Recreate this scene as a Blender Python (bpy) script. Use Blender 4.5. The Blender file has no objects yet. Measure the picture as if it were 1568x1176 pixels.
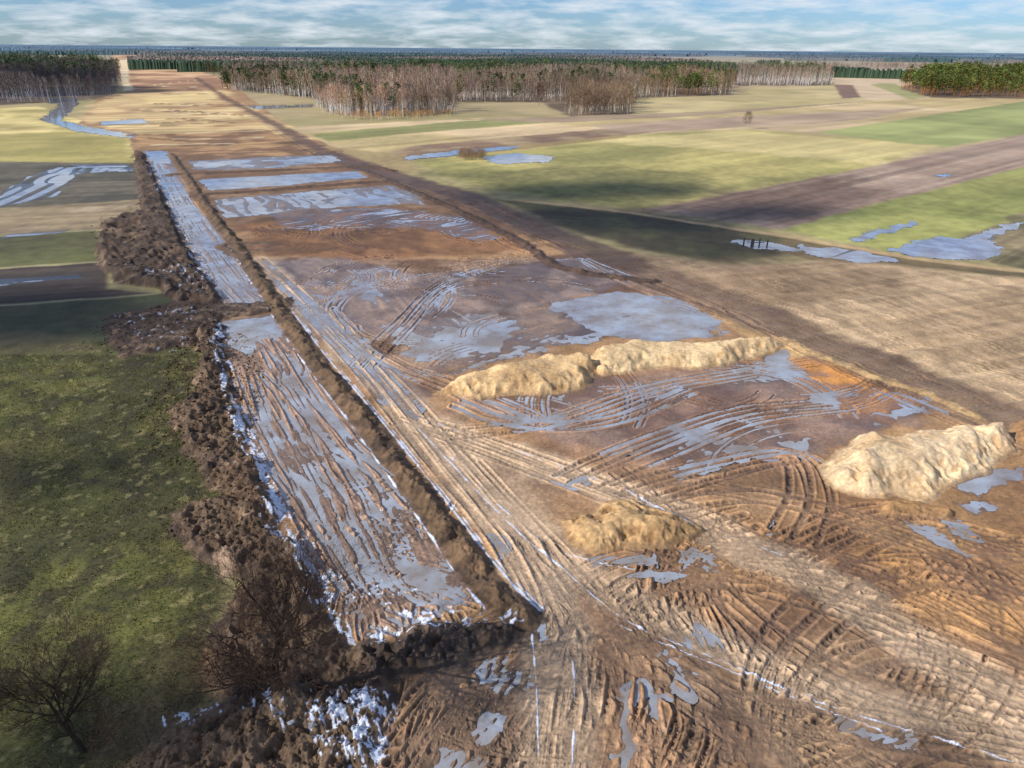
import bpy, numpy as np, math, random, time
from mathutils import Matrix, Vector
T0=time.time()
rng=np.random.default_rng(7); random.seed(7)
# ---------------------------------------------------------------- camera geometry
HC=40.0; PITCH=math.radians(25.9); ROLL=math.radians(0.5); FPX=1060.0
def px_to_ground(u,v):
    """image pixel, cast through the camera -> ground coordinates in metres"""
    a=u-784.0; b=588.0-v
    c,s=math.cos(ROLL),math.sin(ROLL)
    x=a*c-b*s; y=a*s+b*c
    dy=FPX*math.cos(PITCH)+y*math.sin(PITCH)
    dz=-FPX*math.sin(PITCH)+y*math.cos(PITCH)
    t=HC/max(-dz,1.5)
    return (x*t,dy*t)
def S(pts): return np.array([px_to_ground(*p) for p in pts],dtype=np.float64)  # outline of image pixels to ground points
def lin(c,k=1.0):
    c=np.array(c,dtype=np.float64)/255.0
    return np.where(c<=0.04045,c/12.92,((c+0.055)/1.055)**2.4)*k
# ---------------------------------------------------------------- noise
TAB=np.random.default_rng(3).random((256,256)).astype(np.float32)*2-1
def vn(x,y,seed=0):
    x=x+seed*17.37; y=y-seed*9.71
    ix=np.floor(x); iy=np.floor(y)
    fx=(x-ix).astype(np.float32); fy=(y-iy).astype(np.float32)
    ix=ix.astype(np.int64)&255; iy=iy.astype(np.int64)&255
    jx=(ix+1)&255; jy=(iy+1)&255
    fx=fx*fx*(3-2*fx); fy=fy*fy*(3-2*fy)
    a=TAB[ix,iy]; b=TAB[jx,iy]; c=TAB[ix,jy]; d=TAB[jx,jy]
    return (a*(1-fx)+b*fx)*(1-fy)+(c*(1-fx)+d*fx)*fy
def fbm(x,y,f,o=3,seed=0,cell=None,g=0.5):
    out=0; amp=1.0; tot=0
    for k in range(o):
        n=vn(x*f*0.8+y*f*0.6,-x*f*0.6+y*f*0.8,seed+k*5)
        if cell is not None: n=n*np.clip(1.6-2.0*f*cell,0,1)
        out=out+amp*n; tot+=amp; amp*=g; f*=2.03
    return out/tot*1.5
def sst(a,b,x):
    t=np.clip((x-a)/(b-a),0,1); return t*t*(3-2*t)
# ---------------------------------------------------------------- polar sheet
dep=np.concatenate([np.array([88,82,76,70,65,61]),np.linspace(57.5,0.36,1080)])
R_=HC/np.tan(np.radians(dep)); R_=np.concatenate([R_,np.geomspace(R_[-1]*1.15,45000,12)])
az=np.radians(np.concatenate([np.arange(-180,-53,3.0),np.linspace(-51,51,1500),np.arange(54,180,3.0)]))
NR,NA=len(R_),len(az)
RR,AA=np.meshgrid(R_,az,indexing='ij')
X=RR*np.sin(AA); Y=RR*np.cos(AA)
drow=np.gradient(R_)
CELL=np.sqrt(drow[:,None]*(RR*0.00119)).astype(np.float32)+0*RR.astype(np.float32)
C=np.zeros((NR,NA,3)); Hh=np.zeros((NR,NA)); WET=np.zeros((NR,NA)); SNOW=np.zeros((NR,NA))
WA=np.zeros((NR,NA)); RUT=np.zeros((NR,NA)); RID=np.zeros((NR,NA))
def region(P,pad,closed=True):
    Q=np.vstack([P,P[:1]]) if closed else P
    t=np.linspace(0,1,12)[:,None,None]
    D=(Q[None,:-1]*(1-t)+Q[None,1:]*t).reshape(-1,2)
    r=np.hypot(D[:,0],D[:,1]); a=np.arctan2(D[:,0],D[:,1])
    r0=max(r.min()-pad,0.3); r1=r.max()+pad; da=pad/max(r0,1.0)
    i0=max(np.searchsorted(R_,r0)-1,0); i1=min(np.searchsorted(R_,r1)+1,NR)
    j0=max(np.searchsorted(az,a.min()-da)-1,0); j1=min(np.searchsorted(az,a.max()+da)+1,NA)
    return (slice(i0,i1),slice(j0,j1))
def sdist(x,y,P,closed=True):
    Q=np.vstack([P,P[:1]]) if closed else P
    d2=np.full(x.shape,1e18); ins=np.zeros(x.shape,bool)
    for (x0,y0),(x1,y1) in zip(Q[:-1],Q[1:]):
        ex,ey=x1-x0,y1-y0; L=ex*ex+ey*ey+1e-9
        t=np.clip(((x-x0)*ex+(y-y0)*ey)/L,0,1)
        d2=np.minimum(d2,(x-x0-t*ex)**2+(y-y0-t*ey)**2)
        if closed and abs(ey)>1e-9:
            c=((y0>y)!=(y1>y))&(x<(x1-x0)*(y-y0)/ey+x0); ins^=c
    d=np.sqrt(d2)
    return np.where(ins,d,-d) if closed else d
SEED=[10]
def zone(pts,soft=0.6,warp=0.8,wf=0.2,width=None,world=False):
    P=np.array(pts) if world else S(pts)
    closed=width is None
    pad=soft+warp*2+(width or 0)
    sl=region(P,pad,closed); x=X[sl];y=Y[sl]; SEED[0]+=3; s=SEED[0]
    wx=x+warp*fbm(x,y,wf,3,s); wy=y+warp*fbm(x,y,wf,3,s+1)
    sd=sdist(wx,wy,P,closed)
    if not closed: sd=width-sd
    return sl,sst(-soft,soft,sd),sd
def paint(sl,m,c,a=1.0,k=1.0):
    m=(m*a)[...,None]; C[sl]=C[sl]*(1-m)+lin(c,k)*m
def dirv(p,q):
    a=S([p,q]); d=a[1]-a[0]; return d/np.hypot(*d)
def streak(sl,d,fa,fc,seed=0,o=3,warp=0.0):
    x=X[sl];y=Y[sl]
    if warp: 
        w=warp*fbm(x,y,0.06,2,seed+40)
        x=x+w; y=y+w*0.6
    u=x*d[0]+y*d[1]; v=-x*d[1]+y*d[0]
    out=0;amp=1
    for k in range(o):
        fade=np.clip(1.6-1.6*fc*(2.1**k)*CELL[sl],0,1)
        out=out+amp*vn(u*fa*(1.7**k),v*fc*(2.1**k),seed+k*3)*fade; amp*=0.6
    return out
def F(pts,c,soft=1.0,warp=1.0,wf=0.1,d=None,fc=0.5,amt=0.15,fa=0.01,c2=None,a=1.0,grow=0.06):
    """field patch with optional furrow direction and patchy second colour"""
    sl,m,sd=zone(pts,soft,warp,wf)
    x=X[sl];y=Y[sl]; s=SEED[0]
    base=lin(c)[None,None,:]*np.ones(m.shape+(1,))
    if c2 is not None:
        t=sst(-0.35,0.35,fbm(x,y,grow,4,s+7,CELL[sl]))[...,None]
        base=base*(1-t)+lin(c2)*t
    if d is not None:
        base=base*(1+amt*streak(sl,d,fa,fc,s+9,2))[...,None]
    mm=(m*a)[...,None]; C[sl]=C[sl]*(1-mm)+base*mm
    return sl,m,sd
# ---------------------------------------------------------------- fields
t=sst(-0.4,0.4,fbm(X,Y,0.004,4,1,CELL))[...,None]
C[:]=lin((158,144,98))*(1-t)+lin((178,156,118))*t
fn=fbm(X,Y,.0011,4,900)
clr=sst(.0,-.2,fn)[...,None]*.8
fc_=lin((64,76,68))*(1+0.25*fbm(X,Y,0.0015,3,2))[...,None]*(1-clr)+clr*lin((176,160,130))
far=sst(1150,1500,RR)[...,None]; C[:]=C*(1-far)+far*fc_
vf=sst(2500,9000,RR)[...,None]; C[:]=C*(1-vf)+vf*lin((96,122,142))  # far ground fades to blue: aerial haze put into the colour
dR=dirv((985,320),(1568,205))
F([(440,195),(620,186),(840,178),(1000,168),(1330,150),(1400,148),(1700,146),(1700,165),(1250,203),(1150,200),(1000,207),(800,226),(600,246),(500,232)],(202,176,134),2,2,d=dR,fc=0.12,c2=(184,162,112),amt=.2,grow=.015)
F([(480,205),(700,186),(830,180),(850,187),(640,203),(500,217)],(138,136,82),2,2,d=dR,fc=.15)
F([(560,240),(640,222),(900,200),(1130,180),(1150,187),(900,213),(660,240)],(130,104,82),2,2,d=dR,fc=.15,c2=(158,134,102))
F([(700,183),(900,178),(1100,167),(1330,151),(1335,155),(1100,175),(860,188)],(152,130,104),2,2,d=dR,fc=.1)
F([(900,192),(1130,178),(1420,165),(1300,186),(1150,194),(960,204)],(172,146,122),3,3,d=dR,fc=.1,a=.85)
F([(965,152),(1120,147),(1160,133),(1280,131),(1400,150),(1100,170),(965,176)],(172,156,106),3,2,d=dR,fc=.05,c2=(188,168,120),grow=.01)
F([(1270,116),(1370,118),(1425,151),(1330,153),(1280,132)],(202,176,142),3,2)
F([(1277,130),(1305,130),(1318,149),(1290,151)],(128,102,84),2,1)
F([(1330,128),(1370,128),(1420,150),(1390,151)],(156,152,100),2,1)
F([(1250,203),(1568,155),(1720,145),(1720,185),(1568,206),(1440,226)],(142,146,88),2,1,d=dR,fc=.08,c2=(158,160,98),grow=.02)
F([(610,241),(800,224),(1000,204),(1150,198),(1440,223),(1300,263),(1120,297),(985,321),(850,306),(720,282)],(176,162,98),1.5,2,d=dR,fc=.2,amt=.18,c2=(148,140,82),grow=.02)
F([(880,215),(1130,200),(1440,223),(1340,252),(1130,232)],(204,184,126),5,5,d=dR,fc=.15,a=.75)
F([(640,262),(900,255),(1100,268),(1050,300),(985,321),(850,306),(720,282)],(116,112,64),6,6,c2=(98,96,56),a=.7)  # lower field painted darker green for the cloud shade there
F([(615,240),(640,236),(800,222),(960,206),(960,210),(800,229),(640,243)],(150,128,84),1,1)
F([(985,321),(1300,263),(1568,206),(1720,178),(1720,215),(1568,256),(1380,302),(1197,351)],(144,120,102),1,1,d=dR,fc=.45,amt=.36,c2=(164,140,120),grow=.02)
F([(985,321),(1180,283),(1300,270),(1330,300),(1197,351)],(96,74,62),8,6,d=dR,fc=.45,amt=.36,a=.75)  # cloud shade painted into the left end of the brown field
F([(1197,351),(1400,299),(1568,256),(1720,215),(1720,290),(1568,328),(1480,362),(1360,384)],(130,132,70),1,1,d=dR,fc=.3,c2=(152,150,84),grow=.03)
F([(1480,362),(1568,326),(1720,285),(1720,430),(1568,412),(1500,397)],(150,132,98),1,2,d=dR,fc=.6,c2=(112,104,70),amt=.35)
F([(760,306),(985,325),(1195,361),(1260,386),(1100,402),(960,380),(850,345)],(92,86,56),2,1.5,c2=(78,70,50),grow=.1)
F([(1195,362),(1400,397),(1568,417),(1720,430),(1720,445),(1500,420),(1250,400),(1190,385)],(118,100,68),1,1,c2=(92,84,56))
for p in ([(345,137),(480,150),(505,172),(560,179),(692,172),(700,156),(830,157),(870,178),(968,174),(970,150),(1118,145),(1130,112),(345,106)],[(-150,164),(0,161),(172,150),(182,130),(178,100),(-150,100)],[(1376,135),(1425,150),(1568,151),(1760,151),(1760,116),(1440,116)],[(1125,131),(1272,131),(1275,112),(1125,112)]):
    F(p,(88,72,56),3,3,c2=(110,90,72),a=.92,grow=.03)
dP=dirv((1130,470),(1568,420)); dP2=dirv((1150,440),(1568,600))
sl,m,sd=F([(930,385),(1100,405),(1250,400),(1400,408),(1720,440),(1720,760),(1568,665),(1350,595),(1150,495),(1040,440)],(198,168,130),2,1.5,c2=(170,142,108),grow=.04)
C[sl]*=(1+m*(.24*streak(sl,dP2,.02,1.3,77,3,3.0)+.18*streak(sl,dP,.03,.9,78,2,2.0)))[...,None]
Hh[sl]+=m*.18*streak(sl,dP,.03,1.0,79,2,2.0)
F([(930,385),(1100,403),(1300,400),(1400,425),(1250,480),(1150,490),(1040,438)],(116,92,70),7,5,a=.6,d=dP2,fc=.8,amt=.3)  # soft dark overlay: cloud shade in the ploughed field's colour
sl,m,_=zone([(790,306),(960,325),(1195,361),(1400,396),(1568,416),(1700,430)],.5,.5,.2,width=1.3); paint(sl,m,(184,154,112),.85)
# left fields
dL=dirv((0,312),(215,304))
F([(-250,172),(0,165),(60,163),(110,180),(200,205),(215,240),(-250,262)],(208,186,122),2,2,d=dL,fc=.15,c2=(174,158,94),amt=.2)
F([(-250,215),(0,205),(200,212),(212,248),(-250,262)],(156,144,80),3,3,d=dL,fc=.1,a=.8)
F([(-250,262),(0,247),(210,250),(216,306),(0,320),(-250,336)],(98,90,74),1,1,d=dL,fc=.5,c2=(78,74,62),amt=.4)
F([(-250,336),(0,320),(216,305),(218,345),(150,352),(0,362),(-250,380)],(162,142,114),1,1,d=dL,fc=.5,c2=(140,122,92),amt=.25)
F([(-250,380),(0,362),(150,352),(160,400),(0,411),(-250,425)],(98,98,56),1,1,d=dL,fc=.3,c2=(84,82,48))
F([(-250,425),(0,411),(160,400),(170,440),(250,450),(0,468),(-250,485)],(84,68,58),.8,.8,d=dL,fc=.8,amt=.3,c2=(66,56,48))
F([(-250,485),(0,468),(260,448),(330,520),(0,545),(-250,570)],(84,84,54),.8,.8,d=dL,fc=.3,c2=(70,70,46))
GR=[(-400,570),(0,532),(330,515),(320,600),(300,640),(350,760),(370,900),(330,1080),(200,1180),(100,1400),(-700,1400),(-700,700)]
sl,m,sd=F(GR,(88,88,40),.8,1.5,c2=(70,68,35),grow=.07)
x=X[sl];y=Y[sl]
t=sst(.1,.7,fbm(x,y,.25,4,91,CELL[sl]))[...,None]*m[...,None]*.5
C[sl]=C[sl]*(1-t)+lin((112,106,52))*t
t=sst(.1,.7,fbm(x,y,.5,3,92,CELL[sl]))[...,None]*m[...,None]*.7
C[sl]=C[sl]*(1-t)+lin((54,48,32))*t
t=(sst(.5,.9,fbm(x,y,1.3,2,93,CELL[sl]))*m)[...,None]*.7
C[sl]=C[sl]*(1-t)+lin((136,126,80))*t
Hh[sl]+=m*.09*fbm(x,y,.6,4,94,CELL[sl])
F([(-250,520),(0,505),(140,515),(150,535),(0,548),(-250,560)],(112,98,66),1.0,1.5,a=.5)
F([(-80,690),(20,680),(40,740),(20,800),(-80,820)],(104,92,60),1.0,1,a=.5)
F([(230,1000),(340,960),(345,1060),(330,1085),(200,1180),(160,1120)],(84,72,48),2.0,1,a=.7)
for p in ([(0,362),(150,352)],[(0,411),(155,401)],[(0,468),(255,449)]):
    sl,m,_=zone(p,.5,.4,.2,width=.5); paint(sl,m,(170,160,120),.6)
# ---------------------------------------------------------------- construction site base
SITE=[(172,84),(232,84),(345,122),(450,200),(600,262),(790,322),(900,392),(1040,436),(1200,515),(1400,603),(1568,672),(1800,790),(2000,1500),(0,1500),(180,1200),(330,1085),(330,985),(375,885),(345,760),(300,640),(340,520),(330,480),(262,330),(205,235),(195,205),(120,190),(150,150),(190,142)]
sl,m,_=zone(SITE,.8,1.0); s=SEED[0]; MS=np.zeros((NR,NA)); MS[sl]=m
x=X[sl];y=Y[sl]
paint(sl,m,(156,120,86))
t=sst(-.3,.5,fbm(x,y,.09,4,101,CELL[sl]))*m; paint(sl,t,(176,138,96),.7)
t=sst(0,.6,fbm(x,y,.13,4,105,CELL[sl]))*m; paint(sl,t,(96,70,52),.65)
Hh[sl]+=m*(.05+.045*fbm(x,y,.35,4,110,CELL[sl])+.03*fbm(x,y,1.6,2,111,CELL[sl]))
dS=dirv((335,490),(640,960)); dS1=dirv((238,232),(380,460))
F([(172,84),(232,84),(345,122),(350,135),(250,132),(192,138),(188,110)],(210,168,124),3,3,c2=(150,110,80),grow=.02)
F([(180,92),(200,90),(196,120),(205,138),(190,140)],(224,200,160),2,2)
F([(195,142),(350,138),(430,185),(470,215),(400,215),(205,205),(120,188),(140,160)],(164,128,88),4,5,c2=(204,174,122),grow=.03,d=dL,fc=.25,amt=.45)
F([(215,150),(330,140),(330,152),(230,160)],(218,190,130),3,3)
F([(205,208),(400,198),(500,225),(560,255),(420,232),(260,234),(212,232)],(122,90,64),2,3,c2=(170,134,92),grow=.08,d=dL,fc=.6,amt=.6)
F([(500,225),(620,236),(640,262),(600,266)],(162,140,96),2,2)
for k in range(26):
    u0=190+rng.random()*100; v0=128+rng.random()*96
    sl,m,_=zone([(u0,v0),(u0+60+rng.random()*110,v0+rng.normal()*4)],1.0,2,.1,width=1.4); paint(sl,m*MS[sl],(88,62,46) if k%2 else (224,202,156),.7); Hh[sl]+=m*.6*(k%2)
def mudzone(pts,c,a=.9,soft=1.5,warp=2,c2=None,wf=.12):
    return F(pts,c,soft,warp,wf,c2=c2,a=a,grow=.15)
mudzone([(262,236),(520,240),(680,300),(790,345),(600,345),(350,350),(300,300)],(108,80,58),c2=(132,104,80))
mudzone([(365,345),(600,318),(760,342),(830,385),(560,398),(400,392)],(104,72,48),c2=(134,94,62))
mudzone([(385,395),(640,400),(900,388),(1000,430),(1110,490),(900,520),(700,600),(590,590),(470,500)],(152,124,102),c2=(98,72,54))
mudzone([(690,610),(910,570),(1180,545),(1300,560),(1440,620),(1260,700),(1030,725),(860,690)],(162,126,98),c2=(124,86,56))
mudzone([(1150,548),(1300,560),(1440,612),(1370,640),(1260,625)],(206,142,74),soft=2.5,c2=(178,124,74))
mudzone([(1060,470),(1110,478),(1200,520),(1250,545),(1190,550),(1120,500)],(208,168,112),soft=.8,warp=1)
mudzone([(680,560),(900,520),(905,570),(890,600),(680,610)],(160,124,84),a=.6)
mudzone([(860,840),(1250,780),(1568,830),(1700,1000),(1400,960),(1100,880)],(178,132,80),c2=(124,90,60),a=.8,soft=3)
mudzone([(720,690),(1000,720),(1250,720),(1250,790),(1000,770),(760,760)],(112,84,62),c2=(146,116,88),a=.7,soft=2)
mudzone([(1200,740),(1568,700),(1700,760),(1700,860),(1400,850),(1250,800)],(122,88,58),c2=(152,116,76),a=.7,soft=2)
mudzone([(620,1040),(820,990),(820,1300),(560,1300)],(128,100,74),c2=(88,68,52))
mudzone([(1000,950),(1300,980),(1568,1100),(1568,1300),(1000,1300)],(148,120,90),c2=(108,82,60),a=.7)
HR=[[(395,398),(470,470),(560,560),(640,650),(720,740),(800,830),(850,920),(855,1010),(845,1300)],
    [(640,650),(760,690),(900,740),(1050,795),(1200,862),(1350,950),(1568,1080),(1800,1210)],
    [(700,700),(790,790),(900,890),(1050,965),(1250,1048),(1568,1150),(1800,1220)]]
for h,w in zip(HR,(2.6,2.6,1.8)):
    sl,m,_=zone(h,.8,1.0,.2,width=w); paint(sl,m,(190,162,130),.75)
    Hh[sl]-=.02*m
sl,m,_=zone([(560,560),(640,600),(760,690),(870,820),(900,900),(820,930),(720,800),(600,640)],1.2,1.2); paint(sl,m,(180,152,122),.6)
# ---------------------------------------------------------------- flooded strip and pools
def flood(pts,drop,c,soft=.5,warp=.4,wf=.4,st=None,amp=.09,a=.9,fc=1.8,wet=.8):
    sl,m,sd=zone(pts,soft,warp,wf)
    if c is not None: paint(sl,m,c,a)
    Hh[sl]=Hh[sl]*(1-.4*m)-drop*m; WET[sl]=np.maximum(WET[sl],m*wet)
    WA[sl]=np.maximum(WA[sl],m)
    if st is not None:
        s=SEED[0]; mod=.7+.5*fbm(X[sl],Y[sl],.12,2,s+60)
        Hh[sl]+=m*amp*streak(sl,st,.12,fc,s,3,2.0)*mod+m*.05*fbm(X[sl],Y[sl],.1,3,s+70)
    return sl,m,sd
STRIP1=[(220,231),(256,231),(298,315),(345,362),(398,440),(412,467),(345,468),(300,402),(264,330)]
STRIP2=[(338,492),(416,481),(452,530),(520,615),(590,705),(640,780),(700,870),(725,925),(640,950),(560,985),(520,930),(470,845),(425,755),(388,665),(362,590),(350,530)]
flood(STRIP1,.035,(146,126,114),st=dS1,amp=.1)
flood(STRIP2,-.012,(146,116,92),st=dS,amp=.14,fc=2.1)
flood([(222,231),(254,231),(264,250),(236,250)],.1,None)
flood([(338,494),(414,483),(435,515),(400,520),(380,545),(352,530)],.12,None)
flood([(330,425),(385,420),(405,455),(400,466),(350,466)],.05,None)
flood([(286,247),(400,241),(508,237),(526,247),(420,257),(300,262)],.06,(150,128,112),warp=1.2,st=dL,amp=.07,fc=.8)
flood([(302,275),(420,268),(548,262),(562,272),(440,284),(322,292)],.12,(150,128,112),warp=.6,st=dL,amp=.05,fc=.8)
flood([(326,306),(480,292),(600,284),(640,296),(650,312),(500,318),(420,326),(350,334),(335,322)],.065,(146,126,110),warp=1.2,st=dS1,amp=.09,fc=1)
flood([(400,322),(600,318),(700,330),(770,362),(740,372),(640,350),(430,352)],.01,None,warp=1.5,st=dR,amp=.1,fc=1)
flood([(585,500),(660,492),(770,478),(800,500),(760,530),(690,552),(630,548)],.085,(150,130,118),warp=1.5)
flood([(832,468),(900,450),(960,447),(1050,460),(1112,495),(1090,518),(1000,522),(920,512),(880,490)],.10,(150,130,118),warp=1.6,st=dR,amp=.06,fc=.5)
flood([(760,480),(900,470),(930,520),(800,540),(690,580),(640,570),(700,530)],.02,None,warp=2,st=dR,amp=.06,fc=.8)
flood([(392,398),(520,395),(640,420),(900,395),(980,430),(820,470),(700,500),(560,520),(480,505),(430,440)],.0,None,soft=1.5,warp=1.5,st=dS,amp=.07,fc=1.2,wet=.95)
flood([(450,480),(500,470),(600,560),(660,600),(640,640),(560,600)],-.005,None,soft=1,st=dS,amp=.07,wet=.9)
sl,m,_=flood([(690,614),(900,580),(1180,550),(1290,590),(1420,615),(1400,650),(1250,690),(1040,710),(860,680)],.0,None,soft=1.5,warp=2,wet=1.0); Hh[sl]+=m*(.09*fbm(X[sl],Y[sl],.13,4,777)+.0)
flood([(700,618),(800,600),(830,615),(760,640),(710,636)],.05,None,soft=1.2,warp=1.5)
flood([(960,585),(1180,556),(1240,575),(1100,600),(980,610)],.05,None,soft=1.5,warp=2)
flood([(1170,540),(1205,535),(1215,560),(1180,565)],.1,None)
for p in ([(1240,600),(1290,602),(1280,622),(1245,618)],[(1010,650),(1060,655),(1110,678),(1060,680)],[(1120,680),(1190,690),(1180,705),(1110,695)],[(1020,728),(1060,706),(1120,704),(1100,720),(1040,735)],
          [(1330,635),(1420,622),(1380,642)],[(1120,640),(1160,640),(1180,655),(1140,652)],[(1460,745),(1520,718),(1568,712),(1568,728),(1500,760)],[(1430,790),(1480,800),(1500,830),(1460,820)],[(1200,680),(1240,670),(1235,690)],
          [(1462,772),(1500,765),(1540,775),(1500,790)],[(1380,795),(1420,805),(1490,850),(1440,835)],
          [(890,848),(1000,852),(1000,866),(910,868)],[(735,1100),(760,1088),(772,1095),(748,1135),(728,1130)],[(822,925),(836,925),(838,975),(826,975)],[(950,1080),(946,1180),(958,1180),(966,1085)],
          [(670,1156),(750,1172),(740,1200),(680,1190)],[(1004,1060),(1016,1060),(1026,1115),(1014,1115)],[(760,640),(860,630),(880,650),(790,662)],[(950,875),(1060,880),(1000,890)],[(1290,1100),(1400,1130),(1390,1140),(1290,1115)]):
    flood(p,.08,None,soft=.35,warp=.6,wf=.7)
sl,m,_=zone([(580,560),(900,700),(1250,760),(1568,800),(1568,1180),(620,1180),(820,960),(700,780)],4,2); WA[sl]=np.maximum(WA[sl],.3*m*(fbm(X[sl],Y[sl],.16,3,888)>.58))
for p in ([(1295,366),(1395,338),(1406,342),(1312,371)],[(1362,384),(1400,370),(1440,364),(1520,368),(1530,384),(1505,399),(1400,392)],[(1225,376),(1330,386),(1390,401),(1310,402),(1235,388)],[(1480,364),(1560,338),(1568,344),(1500,372)],
          [(618,240),(700,230),(790,223),(790,227),(700,238),(625,245)],[(738,240),(790,234),(850,240),(840,248),(760,252)],
          [(62,184),(96,155),(122,157),(94,184),(140,195),(207,205),(200,212),(120,202)],[(376,162),(480,160),(480,164),(390,167)],
          [(70,158),(80,148),(120,150),(115,160)],[(150,186),(215,182),(240,188),(160,192)],[(1425,268),(1460,266),(1450,272)],[(1120,368),(1200,372),(1235,384),(1150,380)]):
    sl,m,_=zone(p,.8,1.6,.3); Hh[sl]+=m*(-.13+.10*streak(sl,dR,.05,.5,SEED[0],2)); WA[sl]=np.maximum(WA[sl],m); WET[sl]=np.maximum(WET[sl],m*.5)
for p,st,am in (([(0,300),(40,270),(90,256),(170,256),(190,262),(110,268),(90,300),(0,318),(-60,322)],dirv((0,320),(110,262)),.15),([(110,252),(200,252),(205,262),(120,262)],dL,.12),([(-60,432),(120,418),(122,424),(-60,440)],dL,.07),([(0,360),(100,352),(100,356),(0,365)],dL,.07)):
    sl,m,_=zone(p,1,1.6,.1); Hh[sl]+=m*(-.03+am*streak(sl,st,.04,.7,SEED[0],3,1)); WA[sl]=np.maximum(WA[sl],m); WET[sl]=np.maximum(WET[sl],m*.5)
# ---------------------------------------------------------------- tracks
def smooth(P,n=8):
    P=np.asarray(P); Q=np.vstack([2*P[0]-P[1],P,2*P[-1]-P[-2]]); out=[]
    for i in range(1,len(Q)-2):
        for k in range(n):
            t=k/n; a,b,c,d=Q[i-1],Q[i],Q[i+1],Q[i+2]
            out.append(.5*((2*b)+(-a+c)*t+(2*a-5*b+4*c-d)*t*t+(-a+3*b-3*c+d)*t**3))
    out.append(Q[-2]); return np.array(out)
def offset(P,d):
    T=np.gradient(P,axis=0); T/=np.hypot(T[:,0],T[:,1])[:,None]+1e-9
    return P+np.stack([T[:,1],-T[:,0]],1)*d
def stamp(P,w,D,ridge=.6,arr=None,amt=1.0):
    for a,b in zip(P[:-1],P[1:]):
        seg=np.array([a,b]); sl=region(seg,w*3.2,False)
        if sl[0].stop-sl[0].start<1 or sl[1].stop-sl[1].start<1: continue
        d=sdist(X[sl],Y[sl],seg,False); we=np.maximum(w,CELL[sl]*.7); k=w/we
        if arr is not None:
            arr[sl]=np.maximum(arr[sl],amt*np.exp(-(d/we)**2)*k); continue
        RUT[sl]=np.maximum(RUT[sl],D*k*np.exp(-(d/we)**4))
        RID[sl]=np.maximum(RID[sl],D*k*ridge*np.exp(-((d-1.7*we)/(we*.5))**2))
def track(P,w=.22,D=.1,gauge=1.0):
    for g in (-gauge,gauge): stamp(offset(P,g),w,D)
def jitter(P,a):
    o=np.linspace(0,1,len(P)); ph=rng.random()*6; s=rng.normal()*a
    return P+ (np.stack([np.sin(o*5+ph),np.cos(o*4+ph)],1)*a*.5)+s*np.array([.8,-.5])
def clipP(P):
    a=np.abs(np.arctan2(P[:,0],P[:,1])); r=np.hypot(P[:,0],P[:,1]); return P[(a<.95)&(r>15)]
for h,n_,sp,D in ((HR[0],5,1.5,.10),(HR[1],5,1.7,.10),(HR[2],4,1.2,.09)):
    P0=clipP(smooth(S(h),7))
    for k in range(n_): track(jitter(P0,sp),.13+.15*rng.random(),D)
DT=[(300,118),(345,150),(420,190),(500,235),(600,268),(720,302),(830,352),(950,402),(1080,452),(1250,522),(1568,655),(1750,740)]
sl,m,_=zone(DT[3:],2.0,1.5,.15,width=5.5); paint(sl,m,(86,64,50),.88); WET[sl]=np.maximum(WET[sl],.5*m)
sl,m,_=zone(DT[:5],2.0,1.5,.15,width=3); paint(sl,m,(106,78,58),.85)
sl,m,_=zone([(1000,420),(1250,522),(1568,655),(1750,740)],4,1.5,.15,width=3.5); paint(sl,m,(150,122,94),.7)
P0=clipP(smooth(S(DT),6))
for k in range(11): track(jitter(P0,3.4),.28,.24)
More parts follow.
